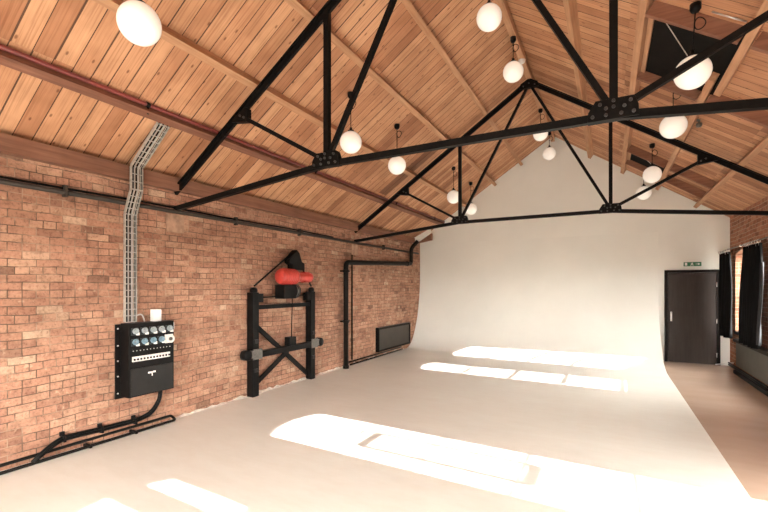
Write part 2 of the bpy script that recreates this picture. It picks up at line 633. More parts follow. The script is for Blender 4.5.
# cement fillet painted white at the foot of the brick wall
b = MB()
ys = [3.55 + i * 0.09 for i in range(80)]
pf = []
for y in ys:
    h = 0.030 + random.uniform(-0.022, 0.022)
    pf.append((y, h))
for (ya, ha), (yb, hb) in zip(pf, pf[1:]):
    v = [(-L - .0, ya, ha), (-L - .0, yb, hb), (-L + 0.012, yb, hb - .008), (-L + 0.012, ya, ha - .008), (-L + 0.03, ya, 0.001), (-L + 0.03, yb, 0.001)]
    b._faces(v, [(0, 1, 2, 3), (3, 2, 5, 4)])
tag(b.build('baseboard_left', M['fillet']), kind='structure')

# stone pads under the truss feet
Y1, Y2 = 3.5955, 8.0694
for i, y in enumerate((Y1, Y2)):
    b = MB()
    b.box((-L - 0.05, y - 0.13, 2.47), (-L + 0.012, y + 0.13, 2.715))
    tag(b.build('trim_%d' % (i + 1), M['pad'], bevel=0.008), kind='structure')

# windows in the right wall
for i, (y0, y1) in enumerate(WINS):
    SILL = SILLS[i]
    root = thing('window_%d' % (i + 1), (R + 0.26, (y0 + y1) / 2, SILL), None, None)
    tag(root, kind='structure')
    xg = R + 0.26
    fr = MB()
    ar = arch(y0, y1)
    pts = [(xg, y0 + .02, SILL + .02), (xg, y1 - .02, SILL + .02)] + [(xg, min(max(p[0], y0 + .02), y1 - .02), p[1] - .02) for p in reversed(ar)]
    for p, q in zip(pts, pts[1:] + pts[:1]):
        fr.bar(p, q, 0.05, 0.035, (1, 0, 0))
    part(fr, 'window_frame', M['window_steel'], root)
    gb = MB()
    w = y1 - y0
    for k in (1, 2):
        y = y0 + w * k / 3
        gb.bar((xg, y, SILL), (xg, y, CROWN - 0.03), 0.024, 0.016, (1, 0, 0))
    zz = [2.43 - 0.37 * k for k in (1, 2, 3, 4, 5, 6)]
    for z in zz:
        if z > SILL + 0.1:
            gb.bar((xg, y0, z), (xg, y1, z), 0.020, 0.028 if i > 2 else 0.010, (1, 0, 0))
    if i == 2:
        za, zb, ya_, yb_ = 1.28, 1.98, y0 + w * 0.30, y0 + w * 0.72
        for p, q in (((ya_, za), (yb_, za)), ((yb_, za), (yb_, zb)), ((yb_, zb), (ya_, zb)), ((ya_, zb), (ya_, za))):
            gb.bar((xg, *p), (xg, *q), 0.03, 0.042, (1, 0, 0))
    if i == 1:
        sh = MB()
        sh.box((xg + 0.012, y0 + 0.01, SILL), (xg + 0.03, y1 - 0.01, 2.03))
        sh.box((xg + 0.012, 1.72, 2.03), (xg + 0.03, 2.01, CROWN - 0.04))
        part(sh, 'window_shutter', M['black'], root)  # unseen boards added to trim the sun patch on the floor
    part(gb, 'glazing_bars', M['window_steel'], root)
    gp = MB()
    poly = [(y0 + .01, SILL + .01), (y1 - .01, SILL + .01)] + [(p[0], p[1] - .005) for p in reversed(ar)]
    gp.prism(poly, 0, xg - 0.002, xg + 0.002)
    part(gp, 'window_pane', M['glass'], root)
    sl = MB()
    sl.box((R - 0.02, y0 - 0.02, SILL - 0.06), (R + 0.24, y1 + 0.02, SILL + 0.004))
    part(sl, 'window_sill', M['black'], root)

# infinity cove: solid curved fillet from the floor up the back wall
b = MB()
K, NX = 28, 24
xl, xrr = -L + 0.01, 1.045
rows = []
for i in range(NX + 1):
    f = i / NX
    x = xl + (xrr - xl) * f
    ys_, az = 10.80 + (10.0 - 10.80) * f, 2.35 + (1.73 - 2.35) * f
    ye = D - 0.006
    ay = ye - ys_
    row = [(x, ys_ - 0.25, 0.0015)]
    for k in range(K + 1):
        t = k / K * PI / 2
        row.append((x, ys_ + ay * math.sin(t), 0.002 + az * (1 - math.cos(t))))
    row.append((x, ye, 3.05))
    rows.append(row)
V = [[b.bm.verts.new(p) for p in row] for row in rows]
for i in range(NX):
    for k in range(len(V[0]) - 1):
        f = b.bm.faces.new((V[i][k], V[i + 1][k], V[i + 1][k + 1], V[i][k + 1]))
        f.smooth = True
for row, P in ((V[0], rows[0]), (V[-1], rows[-1])):
    ring = [b.bm.verts.new(q) for q in P + [(P[0][0], D - 0.001, 3.05), (P[0][0], D - 0.001, 0.0012)]]
    b.bm.faces.new(ring)
o = b.build('cyclorama', M['cove'], origin=((xl + xrr) / 2, 11.3, 0))
tag(o, 'white curved studio backdrop sweeping from the floor up the back wall', 'backdrop')

# ------------------------------------------------------------------ door in the back wall
root = thing('door_1', (1.68, D, 0), None, None)
tag(root, kind='structure')
dl, dr, dt = 1.165, 2.205, 2.14
b = MB()
b.box((dl, D - 0.05, 0), (dl + 0.065, D, dt))
b.box((dr - 0.065, D - 0.05, 0), (dr, D, dt))
b.box((dl + 0.065, D - 0.05, dt - 0.06), (dr - 0.065, D, dt))
part(b, 'door_frame', M['door_frame'], root, 0.004)
b = MB()
b.box((dl + 0.07, D - 0.04, 0.004), (dr - 0.07, D - 0.002, dt - 0.065))
leaf = part(b, 'door_leaf', M['door'], root, 0.003)
b = MB()
b.box((1.278, D - 0.047, 0.95), (1.312, D - 0.04, 1.17))
b.tube([(1.295, D - 0.045, 0.97), (1.295, D - 0.085, 0.985), (1.295, D - 0.085, 1.135), (1.295, D - 0.045, 1.15)], 0.010, 10, 0.02)
part(b, 'door_handle', M['chrome'], leaf)
for z in (0.22, 0.98, 1.80):
    b = MB()
    b.tube([(dr - 0.066, D - 0.055, z - 0.05), (dr - 0.066, D - 0.055, z + 0.05)], 0.009, 10)
    part(b, 'hinge', M['chrome'], root)

# exit sign over the door
root = thing('exit_sign', (1.70, D, 2.225), 'small green emergency exit sign mounted above the dark door', 'sign')
b = MB()
b.box((1.535, D - 0.045, 2.225), (1.865, D, 2.318))
part(b, 'sign_body', M['green'], root, 0.004)
yf = D - 0.0465


def flat(poly):
    m = MB()
    m.prism(poly, 1, yf, yf + 0.0025)
    return m


part(flat([(1.555, 2.24), (1.60, 2.24), (1.60, 2.305), (1.555, 2.305)]), 'door_symbol', M['white'], root)
b = MB()
c = 1.69
for q in ([(c - .004, 2.292), (c + .012, 2.292), (c + .012, 2.306), (c - .004, 2.306)],
          [(c - .014, 2.262), (c + .006, 2.262), (c + .012, 2.290), (c - .008, 2.290)],
          [(c + .008, 2.282), (c + .032, 2.272), (c + .032, 2.264), (c + .008, 2.274)],
          [(c - .008, 2.288), (c - .032, 2.276), (c - .032, 2.268), (c - .010, 2.279)],
          [(c - .014, 2.263), (c - .002, 2.263), (c - .022, 2.236), (c - .034, 2.236)],
          [(c - .002, 2.263), (c + .008, 2.263), (c + .030, 2.240), (c + .020, 2.236)]):
    b.prism(q, 1, yf, yf + 0.0025)
part(b, 'running_person_symbol', M['white'], root)
part(flat([(1.755, 2.268), (1.80, 2.268), (1.80, 2.25), (1.845, 2.2715), (1.80, 2.295), (1.80, 2.277), (1.755, 2.277)]), 'arrow_symbol', M['white'], root)

b = MB()
b.box((1.015, D - 0.018, 1.20), (1.095, D - 0.007, 1.29))
o = b.build('light_switch', M['white'], origin=(1.055, D - 0.01, 1.245), bevel=0.003)
tag(o, 'small pale switch plate on the white back wall left of the dark door', 'switch')

# ------------------------------------------------------------------ roof timbers
PUR = [(-4.278, 'lowest timber purlin of the left slope, with the red pipe along it', 0.085),
       (-3.562, 'second timber purlin up from the left wall, above the red pipe', 0.075),
       (-2.754, 'third timber purlin up the left slope, between globe row and ridge', 0.075),
       (-2.046, 'timber purlin of the left slope next below the ridge beam', 0.075),
       (-1.31, 'ridge beam at the peak of the boarded roof', 0.08),
       (-0.452, 'timber purlin of the right slope next below the ridge beam', 0.075),
       (0.27, 'timber purlin along the upper edge of the black roof lights', 0.08),
       (0.985, 'timber purlin along the lower edge of the farther black roof light', 0.075),
       (1.09, 'short timber purlin along the lower edge of the nearer black roof light', 0.075),
       (1.722, 'lowest visible timber purlin of the right slope near the window wall', 0.075)]
for x, lab, w in PUR:
    b = MB()
    ya, yb = FRONT, D - 0.002
    if x == 0.985: ya = 5.85
    if x == 1.09: yb = 6.15
    if x == -1.31:
        b.prism([(XR - 0.045, ZAP + 0.045), (XR + 0.045, ZAP + 0.045), (XR + 0.045, ZAP + 0.165), (XR - 0.045, ZAP + 0.165)], 1, ya, yb)
        nm = 'ridge_beam'
    else:
        q = []
        for s, nn in ((-w / 2, 0.044), (w / 2, 0.044), (w / 2, BOARD - 0.001), (-w / 2, BOARD - 0.001)):
            p = slope_pt(x, nn, s)
            q.append((p.x, p.z))
        b.prism(q, 1, ya, yb)
        nm = 'roof_purlin'
    o = b.build(nm, M['purlin_dark'] if x == -4.278 else M['purlin'], origin=(x, (ya + yb) / 2, roof_z(x)))
    tag(o, lab, 'beam', 'timber purlins of the roof')

# wall plate along the head of the brick wall
b = MB()
b.box((-L + 0.002, FRONT, 3.015), (-L + 0.105, 10.95, 3.185))
o = thing('wall_plate', (-L + 0.05, 5, 3.015), 'long brown timber wall plate along the top of the left brick wall', 'beam')
part(b, 'plate_beam', M['plate'], o)
b = MB()
b.prism([(-L + 0.002, 3.03), (-L + 0.13, 3.03), (-4.50, 3.31), (-4.50, 3.43), (-L + 0.002, 3.15)], 1, 11.20, 11.27)
part(b, 'painted_end', M['cove'], o, label='white painted sloping end piece')
b = MB()
b.prism([(-L + 0.13, 3.03), (-4.50, 3.10), (-4.50, 3.30)], 1, 11.30, 11.38)
b.box((-L + 0.002, 10.95, 3.03), (-L + 0.105, 11.38, 3.17))
part(b, 'end_bracket', M['plate'], o)

# trimmers around the black roof lights
TRIMS = [(4.97, 0.27, 1.68, 'deep timber trimmer at the near edge of the nearer black roof light', 0.02),
         (6.42, 0.27, 1.68, 'timber trimmer at the far edge of the nearer black roof light', 0.05),
         (9.78, 0.27, 1.68, 'reddish timber trimmer at the near edge of the farther black roof light', -0.02),
         (10.72, 0.27, 1.68, 'reddish timber trimmer at the far edge of the farther black roof light', 0.0)]
for y, x0, x1, lab, lo in TRIMS:
    b = MB()
    for xa, xb in (((0.313, 1.04), (1.135, 1.68)) if y < 6 else ((0.313, 0.94), (1.03, 1.68))):
        q = [slope_pt(xa, 0.03), slope_pt(xb, 0.03), slope_pt(xb, BOARD - 0.002), slope_pt(xa, BOARD - 0.002)]
        b.prism([(p.x, p.z) for p in q], 1, y - 0.025, y + 0.025)
    o = b.build('roof_trimmer', M['trimmer'], origin=(0.97, y, roof_z(0.97)))
    tag(o, lab, 'beam', 'trimmers around the roof lights')


def skylight(y0, y1, label):
    root = thing('roof_light', (0.75, (y0 + y1) / 2, roof_z(0.75)), label, 'roof light', 'blacked out roof lights')
    x0, x1 = 0.35, (1.06 if y0 < 7 else 0.955)
    b = MB()
    q = [slope_pt(x0, BOARD - 0.035), slope_pt(x1, BOARD - 0.035), slope_pt(x1, BOARD - 0.022), slope_pt(x0, BOARD - 0.022)]
    b.prism([(p.x, p.z) for p in q], 1, y0, y1)
    part(b, 'blackout_blind', M['blind'], root)
    for (xa, xb) in ((x0 - 0.04, x0),):
        b = MB()
        q = [slope_pt(xa, BOARD - 0.06), slope_pt(xb, BOARD - 0.06), slope_pt(xb, BOARD - 0.004), slope_pt(xa, BOARD - 0.004)]
        b.prism([(p.x, p.z) for p in q], 1, y0, y1)
        part(b, 'lining_board', M['purlin'], root)
    b = MB()
    p, q = slope_pt(x0 + 0.05, BOARD - 0.045), slope_pt(x1 - 0.12, BOARD - 0.045)
    b.tube([(p.x, y0 + 0.06, p.z), (q.x, y1 - 0.25, q.z)], 0.005, 6)
    part(b, 'pull_wire', M['galv'], root)
    return root


skylight(5.01, 6.40, 'black blinded roof light behind the big globe lamp at upper right')
skylight(9.82, 10.68, 'farther black blinded roof light, above the right end of the white backdrop')

# ------------------------------------------------------------------ roof trusses
HC, HA = 2.785, 3.0375
BX = 1.32
AXp, BXp = XR - BX, XR + BX
JXl, JXr = -3.885, 1.375


def truss(label):
    root = thing('roof_truss', (XR, 0, HA), label, 'roof truss', 'black steel roof trusses')
    zr = lambda x: roof_z(x) + 0.002
    m = M['steel']
    xl_, xr_ = -L + 0.003, R - 0.003
    apex = (XR, 0, zr(XR))
    for xe in (xl_, xr_):
        b = MB()
        e = Vector((xe, 0, zr(xe))); a = Vector(apex)
        b.bar(e, a, 0.032, 0.085)
        nrm = Vector(((-ST if xe < XR else ST), 0, CT))
        b.bar(e + nrm * 0.030, a + nrm * 0.030, 0.085, 0.014)
        part(b, 'rafter', m, root)
    # bottom tie in three lengths
    hl = HC + (HA - HC) * 0.0
    xlen = (AXp - xl_)
    hr = HA - (HA - HC) * (xr_ - BXp) / xlen
    for p, q in (((xl_, 0, HC), (AXp, 0, HA)), ((AXp, 0, HA), (BXp, 0, HA)), ((BXp, 0, HA), (xr_, 0, hr))):
        b = MB()
        b.bar(p, q, 0.055, 0.06)
        part(b, 'tie_bar', m, root)
    for x in (AXp, BXp):
        b = MB()
        b.bar((x, 0, HA), (x, 0, zr(x)), 0.06, 0.058)
        part(b, 'post', m, root)
        b = MB()
        b.bar((x, 0, HA + 0.03), (XR, 0, zr(XR) - 0.03), 0.05, 0.045)
        part(b, 'diagonal_brace', m, root)
    for x, j in ((AXp, JXl), (BXp, JXr)):
        b = MB()
        b.bar((x, 0, HA + 0.03), (j, 0, zr(j)), 0.05, 0.045)
        part(b, 'strut', m, root)

    def gusset(poly, bolts):
        b = MB()
        b.prism(poly, 1, -0.04, 0.04)
        g = part(b, 'gusset_plate', m, root, 0.003)
        for (x, z) in bolts:
            b = MB()
            b.lathe([(0.0, -0.056), (0.008, -0.056), (0.013, -0.052), (0.013, -0.040)], (x, 0, z), (0, 1, 0), 8)
            part(b, 'bolt', M['bolt'], g)
    for x in (AXp, BXp):
        gusset([(x - 0.175, HA - 0.032), (x + 0.165, HA - 0.032), (x + 0.16, HA + 0.05), (x + 0.135, HA + 0.12), (x - 0.12, HA + 0.12), (x - 0.17, HA + 0.04)],
               [(x - 0.14, HA), (x - 0.05, HA), (x + 0.05, HA), (x + 0.13, HA), (x - 0.09, HA + 0.085), (x, HA + 0.10), (x + 0.11, HA + 0.085), (x - 0.05, HA + 0.05), (x, HA + 0.055), (x + 0.07, HA + 0.05)])
    z = zr(XR)
    gusset([(XR - 0.17, z - 0.12), (XR + 0.17, z - 0.12), (XR + 0.15, z - 0.03), (XR + 0.03, z + 0.04), (XR - 0.03, z + 0.04), (XR - 0.15, z - 0.03)],
           [(XR - 0.1, z - 0.08), (XR + 0.1, z - 0.08), (XR, z - 0.04)])
    for j, sg in ((JXl, 1), (JXr, -1)):
        z = zr(j)
        gusset([(j - sg * 0.10, z - 0.075), (j + sg * 0.15, z - 0.11), (j + sg * 0.15, z + 0.05), (j + sg * 0.12, z + 0.06), (j - sg * 0.12, z - 0.06)],
               [(j + sg * 0.05, z - 0.03), (j + sg * 0.11, z - 0.06)])
    return root


t1 = truss('nearer black steel roof truss, running across the top of the view')
t2 = copy_tree(t1)
t2['label'] = 'farther black steel roof truss, in front of the white backdrop'
t1.location.y = Y1
t2.location.y = Y2

# ------------------------------------------------------------------ globe pendants
GR = 0.152
LX, CX, RX = -3.165, XR + 0.0, 0.73


def globe(x, zc, rose_z, label, rdy=0.0):
    root = thing('globe_pendant', (x, 0, rose_z), label, 'lamp', 'white globe pendant lamps')
    b = MB()
    prof = [(0, -GR)]
    for k in range(1, 24):
        a = -PI / 2 + PI * k / 24
        prof.append((GR * math.cos(a), GR * math.sin(a)))
    prof.append((0, GR))
    b.lathe(prof, (x, 0, zc), (0, 0, 1), 40)
    part(b, 'globe', M['glow'], root)
    b = MB()
    b.lathe([(0.0, 0), (0.045, 0), (0.045, 0.018), (0.022, 0.03), (0.018, 0.06), (0, 0.062)], (x, 0, zc + GR - 0.008), (0, 0, 1), 20)
    part(b, 'lamp_cap', M['black'], root)
    b = MB()
    b.tube([(x, 0, zc + GR + 0.04), (x, rdy, rose_z - 0.02)], 0.0055, 8)
    part(b, 'cord', M['rubber'], root)
    b = MB()
    zl = rose_z - 0.14
    b.tube([(x + 0.04 + 0.042 * math.cos(2 * PI * k / 20), rdy * 0.8 + 0.012 * math.sin(4 * PI * k / 20), zl + 0.055 * math.sin(2 * PI * k / 20)) for k in range(20)], 0.005, 6, closed=True)
    part(b, 'cable_loop', M['rubber'], root)
    b = MB()
    b.lathe([(0, -0.045), (0.03, -0.045), (0.045, -0.02), (0.045, 0.03), (0, 0.03)], (x, rdy, rose_z), (0, 0, 1), 18)
    part(b, 'ceiling_rose', M['black'], root)
    return root


LAMPS = {
    'L': [(1.94, 'big globe lamp at upper left, hanging nearest the camera in the left row'),
          (4.925, 'globe lamp just beside the left post of the nearer truss'),
          (6.33, 'globe lamp right under the nearer truss tie, third in the left row'),
          (9.23, 'globe lamp just left of the post of the farther truss'),
          (10.60, 'farthest globe lamp of the left row, behind the farther truss brace')],
    'C': [(5.12, 'nearest globe lamp of the ridge row, at the top of the view'),
          (6.59, 'second ridge globe lamp, just left of the farther truss peak'),
          (9.53, 'ridge globe lamp half hidden behind the nearer truss tie'),
          (11.05, 'farthest ridge globe lamp, in front of the white gable')],
    'R': [(4.92, 'big globe lamp in front of the nearer black roof light'),
          (6.45, 'globe lamp hanging just under the nearer truss tie at right'),
          (9.10, 'globe lamp in front of the farther black roof light'),
          (11.02, 'farthest globe lamp of the right row, low before the gable')]}
OFF = {('L', 6.33): (0.02, 0.035), ('L', 9.23): (0.03, 0.05), ('L', 10.60): (0.03, 0), ('R', 9.10): (-0.02, 0.01), ('R', 11.02): (-0.03, 0.055), ('R', 4.92): (-0.02, 0)}
for key, x, zc, rz in (('L', LX, 3.765, board_z(LX) - 0.06), ('C', CX, 5.045, ZAP + 0.015), ('R', RX, 3.80, board_z(RX) - 0.06)):
    proto = None
    for y, lab in LAMPS[key]:
        if key == 'R' and y < 5:
            o = globe(x, zc, rz, lab, -0.15)
        elif proto is None:
            proto = o = globe(x, zc, rz, lab)
        else:
            o = copy_tree(proto)
            o['label'] = lab
        dx, dz = OFF.get((key, y), (0, 0))
        o.location = (x + dx, y, rz + dz)

b = MB()
b.lathe([(0.0, -0.06), (0.03, -0.055), (0.055, -0.03), (0.06, 0.0)], (XR + 0.0, 7.32, ZAP + 0.044), (0, 0, 1), 20)
tag(b.build('smoke_detector', M['white'], origin=(XR, 7.32, ZAP)), 'small white dome detector on the underside of the ridge beam', 'detector')

b = MB()
zq = board_z(1.137)
b.lathe([(0, 0.0), (0.03, 0.0), (0.03, -0.02), (0.012, -0.025), (0.012, -0.05), (0.034, -0.06), (0.04, -0.085), (0.03, -0.11), (0, -0.118)], (1.137, 7.36, zq + 0.012), (0, 0, 1), 18)
tag(b.build('ceiling_sensor', M['grey_steel'], origin=(1.137, 7.36, zq)), 'small grey round sensor on the roof boards right of the truss tie lamp', 'sensor')

# conduit feeding the big right lamp
b = MB()
p0, p1 = slope_pt(0.76, BOARD - 0.012), slope_pt(1.01, BOARD - 0.012)
b.tube([(p0.x, 4.86, p0.z), (p1.x, 4.86, p1.z)], 0.009, 8)
tag(b.build('metal_conduit', M['chrome'], origin=(0.9, 4.86, p1.z)), 'thin bright conduit on the roof boards beside the big right globe lamp', 'pipe')

# ------------------------------------------------------------------ sprinkler pipe on the lowest purlin
root = thing('sprinkler_pipe', (-4.22, 4.6, 3.6), 'thin red sprinkler pipe clipped along the lowest purlin of the left slope', 'pipe')
pp = slope_pt(-4.278, 0.125, 0.0425 + 0.021)
b = MB()
b.tube([(pp.x, FRONT, pp.z), (pp.x, D - 0.01, pp.z)], 0.021, 12)
part(b, 'pipe_run', M['red_pipe'], root)
for y in (2.72, 5.6, 8.6, 11.0):
    b = MB()
    b.tube([(pp.x, y - 0.02, pp.z), (pp.x, y + 0.02, pp.z)], 0.027, 12)
    b.bar((pp.x, y, pp.z), (pp.x - 0.0, y, pp.z - 0.10), 0.02, 0.012)
    part(b, 'pipe_clip', M['black'], root)

# ------------------------------------------------------------------ left wall services
root = thing('wall_conduit', (-L + 0.03, 4, 2.74), 'pair of dark pipes running high along the left brick wall', 'pipe')
b = MB()
b.tube([(-L + 0.032, FRONT, 2.742), (-L + 0.032, 11.6, 2.752)], 0.026, 10)
part(b, 'pipe_run', M['conduit'], root)
b = MB()
wob = [(-L + 0.02, FRONT + i * 0.7, 2.795 + 0.006 * math.sin(i * 1.7)) for i in range(15)]
b.tube(wob, 0.012, 8)
part(b, 'cable', M['rubber'], root)
for y in (0.9, 2.3, 4.6, 6.1, 9.4):
    b = MB()
    b.box((-L, y - 0.015, 2.70), (-L + 0.062, y + 0.015, 2.82))
    part(b, 'pipe_clip', M['conduit'], root)

# cable tray
root = thing('cable_tray', (-L + 0.03, 2.95, 1.33), 'galvanised cable tray rising from the black power box to the roof', 'cable tray')
yc, hw = 2.985, 0.066
e0 = slope_pt(-4.90, BOARD - 0.055)
e1 = slope_pt(-4.36, BOARD - 0.055)
path = [(-L + 0.030, 1.33), (-L + 0.030, 2.62), (-L + 0.155, 2.90), (-L + 0.155, 3.17), (e1.x, e1.z)]
b = MB()
for (xa, za), (xb, zb) in zip(path, path[1:]):
    for s in (-1, 1):
        b.bar((xa, yc + s * hw, za), (xb, yc + s * hw, zb), 0.006, 0.045, (0, 1, 0))
    Lg = math.hypot(xb - xa, zb - za)
    nn = max(2, int(Lg / 0.075))
    nx, nz = -(zb - za) / Lg, (xb - xa) / Lg
    for k in range(nn + 1):
        t = k / nn
        px, pz = xa + (xb - xa) * t, za + (zb - za) * t
        b.bar((px - nx * 0.018, yc - hw, pz - nz * 0.018), (px - nx * 0.018, yc + hw, pz - nz * 0.018), 0.010, 0.004, (xb - xa, 0, zb - za))
    for q in (-0.034, 0.0, 0.034):
        b.bar((xa - nx * 0.018, yc + q, za - nz * 0.018), (xb - nx * 0.018, yc + q, zb - nz * 0.018), 0.008, 0.004, (0, 1, 0))
part(b, 'tray_channel', M['galv'], root)
for k, (q, mt, r) in enumerate(((-0.048, 'rubber', 0.010), (-0.026, 'grey_cable', 0.007), (-0.004, 'rubber', 0.010), (0.020, 'grey_cable', 0.008), (0.045, 'rubber', 0.010))):
    b = MB()
    pts = []
    for (xa, za) in path:
        pts.append((xa + (0.004 if k % 2 else 0.008), yc + q, za))
    b.tube(pts, r, 8, 0.03)
    part(b, 'cable', M[mt], root, label='pale grey cable' if mt == 'grey_cable' else 'black cable')

# power distribution box
root = thing('power_distribution_box', (-L, 3.15, 0.44), 'black power distribution box with rows of sockets on the brick wall', 'electrical box')
xf = -L + 0.19
ya, yb, za, zb = 2.875, 3.445, 0.455, 1.32
b = MB()
b.box((-L + 0.001, ya - 0.055, za - 0.02), (-L + 0.02, yb + 0.045, zb - 0.01))
bp = part(b, 'back_plate', M['black'], root, 0.002)
for z in (0.50, 0.70, 0.88, 1.06, 1.26):
    b = MB()
    b.lathe([(0.009, 0), (0.009, 0.008), (0, 0.010)], (-L + 0.02, ya - 0.03, z), (1, 0, 0), 8)
    part(b, 'bolt', M['chrome'], bp)
b = MB()
b.box((-L + 0.02, ya, za), (xf, yb, zb))
body = part(b, 'box_body', M['black'], root, 0.006)
b = MB()
b.box((xf, ya + 0.02, za + 0.015), (xf + 0.008, yb - 0.02, 0.79))
pan = part(b, 'lower_panel', M['black_soft'], root, 0.002)
b = MB()
for q in ((3.10, 3.135, 0.705, 0.725), (3.14, 3.155, 0.70, 0.725), (3.16, 3.195, 0.708, 0.728), (3.145, 3.158, 0.672, 0.698)):
    b.box((xf + 0.008, q[0], q[2]), (xf + 0.0095, q[1], q[3]))
part(b, 'maker_mark', M['white'], pan, label='small white mark on the lower panel')
for r, z in enumerate((1.225, 1.098)):
    for k in range(5):
        y = ya + 0.065 + k * 0.108
        if r == 1 and k == 4:
            b = MB()
            b.box((xf, y - 0.055, z - 0.052), (xf + 0.02, y + 0.05, z + 0.055))
            sp = part(b, 'socket', M['white'], root, 0.004, label='larger white socket at the end of the lower row')
            b = MB()
            b.lathe([(0.05, 0.02), (0.05, 0.05), (0.036, 0.052), (0.034, 0.035), (0.0, 0.035)], (xf, y, z), (1, 0, 0), 24)
            part(b, 'socket_collar', M['white'], sp)
            b = MB()
            b.lathe([(0.022, 0.035), (0.022, 0.05), (0, 0.052)], (xf, y, z), (1, 0, 0), 16)
            part(b, 'socket_core', M['grey_steel'], sp)
            continue
        b = MB()
        b.box((xf, y - 0.042, z - 0.042), (xf + 0.014, y + 0.042, z + 0.042))
        sp = part(b, 'socket', M['blue_dark'], root, 0.003)
        b = MB()
        b.lathe([(0.034, 0.014), (0.034, 0.04), (0.022, 0.042), (0.020, 0.018), (0.0, 0.018)], (xf, y, z), (1, 0, 0.25), 18)
        part(b, 'socket_cover', M['blue'] if r else M['pale_blue_grey'], sp)
        b = MB()
        b.box((xf + 0.014, y + 0.008, z - 0.042), (xf + 0.045, y + 0.036, z - 0.012))
        part(b, 'latch', M['white'], sp)
for k in range(12):
    b = MB()
    y = ya + 0.05 + k * 0.042
    b.lathe([(0.006, 0), (0.006, 0.004), (0, 0.006)], (xf, y, 0.998), (1, 0, 0), 8)
    part(b, 'indicator_lamp', M['grey_cable'], root)
for k in range(12):
    y = ya + 0.035 + k * 0.0395
    b = MB()
    b.box((xf, y, 0.872), (xf + 0.018, y + 0.036, 0.932))
    br = part(b, 'breaker', M['white'], root, 0.002)
    b = MB()
    b.box((xf + 0.018, y + 0.010, 0.888), (xf + 0.030, y + 0.026, 0.910))
    part(b, 'breaker_toggle', M['black'], br)

# white junction box on top
root = thing('junction_box', (-L + 0.08, 3.275, 1.321), 'white junction box standing on top of the black power box', 'electrical box')
b = MB()
b.box((-L + 0.04, 3.225, 1.321), (-L + 0.12, 3.325, 1.47))
part(b, 'box_body', M['white'], root, 0.006)
b = MB()
b.box((-L + 0.12, 3.230, 1.326), (-L + 0.126, 3.320, 1.465))
part(b, 'box_lid', M['white'], root, 0.003)
b = MB()
b.tube([(-L + 0.03, 3.03, 1.32), (-L + 0.03, 3.05, 1.40), (-L + 0.03, 3.12, 1.42), (-L + 0.03, 3.15, 1.37), (-L + 0.03, 3.16, 1.321)], 0.008, 8, 0.04)
tag(b.build('looped_cable', M['grey_cable'], origin=(-L + 0.03, 3.09, 1.32)), 'short pale cable looping between the cable tray and the white junction box', 'cable')
b = MB()
b.box((-L + 0.0005, 3.515, 1.20), (-L + 0.05, 3.55, 1.285))
tag(b.build('cable_outlet', M['white'], origin=(-L + .02, 3.53, 1.24), bevel=0.003), 'tiny white outlet on the brick just right of the black power box', 'outlet')

# cable bundle from the box along the wall
root = thing('cable_bundle', (-L + 0.05, 2.7, 0.1), 'thick black cable bundle curving from the power box down along the wall', 'cable')
for k, (dx, dz) in enumerate(((0, 0), (0.03, 0.012), (0.008, 0.032))):
    b = MB()
    X = -L + 0.035 + dx
    b.tube([(X + 0.02, 3.345, 0.4535), (X + 0.012, 3.335, 0.30 + dz), (X, 3.24, 0.155 + dz), (X, 3.08, 0.115 + dz), (X, 2.65, 0.125 + dz), (X, 2.27, 0.145 + dz), (X + 0.02, 2.14, 0.095 + dz), (X + 0.06, 1.99, 0.026 + dz * 0.3)], 0.016, 10, 0.09)
    part(b, 'cable', M['rubber'], root)
for y, z in ((3.03, 0.15), (2.65, 0.16), (2.28, 0.18)):
    b = MB()
    b.box((-L + 0.0015, y - 0.012, z - 0.055), (-L + 0.086, y + 0.012, z + 0.02))
    b.box((-L + 0.0015, y - 0.022, z + 0.005), (-L + 0.03, y + 0.022, z + 0.045))
    part(b, 'cable_clamp', M['black'], root, 0.004)

# looped heating pipes at floor level
root = thing('floor_pipe', (-L + 0.06, 1, 0.03), 'looped black pipe pair along the foot of the brick wall by the power box', 'pipe')
b = MB()
b.tube([(-L + 0.026, FRONT, 0.062), (-L + 0.026, 3.52, 0.062), (-L + 0.116, 3.52, 0.020), (-L + 0.116, FRONT, 0.020)], 0.0165, 10, 0.03)
part(b, 'pipe_run', M['pipe'], root)
for y in (1.2, 2.5, 3.0):
    b = MB()
    b.box((-L + 0.002, y - 0.012, 0.0), (-L + 0.14, y + 0.012, 0.03))
    part(b, 'pipe_bracket', M['black'], root)

# ------------------------------------------------------------------ hoist frame
root = thing('hoist_frame', (-L + 0.08, 5.7, 0), 'black steel hoist frame with two posts and crossed braces against the brick wall', 'frame')
PX0, PX1 = -L + 0.012, -L + 0.142
pl, pr = (4.84, 4.975), (6.31, 6.435)
for (a, c) in (pl, pr):
    b = MB()
    b.box((PX0, a, 0.0), (PX1, c, 1.66))
    part(b, 'post', M['black'], root, 0.006)
b = MB()
b.box((PX0 + 0.03, pl[1], 1.385), (PX1 - 0.03, pr[0], 1.455))
part(b, 'crossbeam', M['black'], root, 0.004)
b = MB()
b.tube([(PX0 + 0.045, pl[1], 1.575), (PX0 + 0.045, pr[0], 1.60)], 0.012, 10)
part(b, 'top_rod', M['black'], root)
b = MB()
b.bar((PX0 + 0.04, pl[1] - .01, 1.14), (PX0 + 0.04, pr[0] + .01, 0.10), 0.03, 0.075, (1, 0, 0))
part(b, 'diagonal_brace', M['black'], root)
b = MB()
b.bar((PX0 + 0.075, pl[1] - .01, 0.20), (PX0 + 0.075, 5.72, 0.62), 0.03, 0.075, (1, 0, 0))
part(b, 'diagonal_brace', M['black'], root)
b = MB()
b.bar((PX0 + 0.1, 6.33, 0.10), (PX0 + 0.1, 5.70, 0.56), 0.02, 0.05, (1, 0, 0))
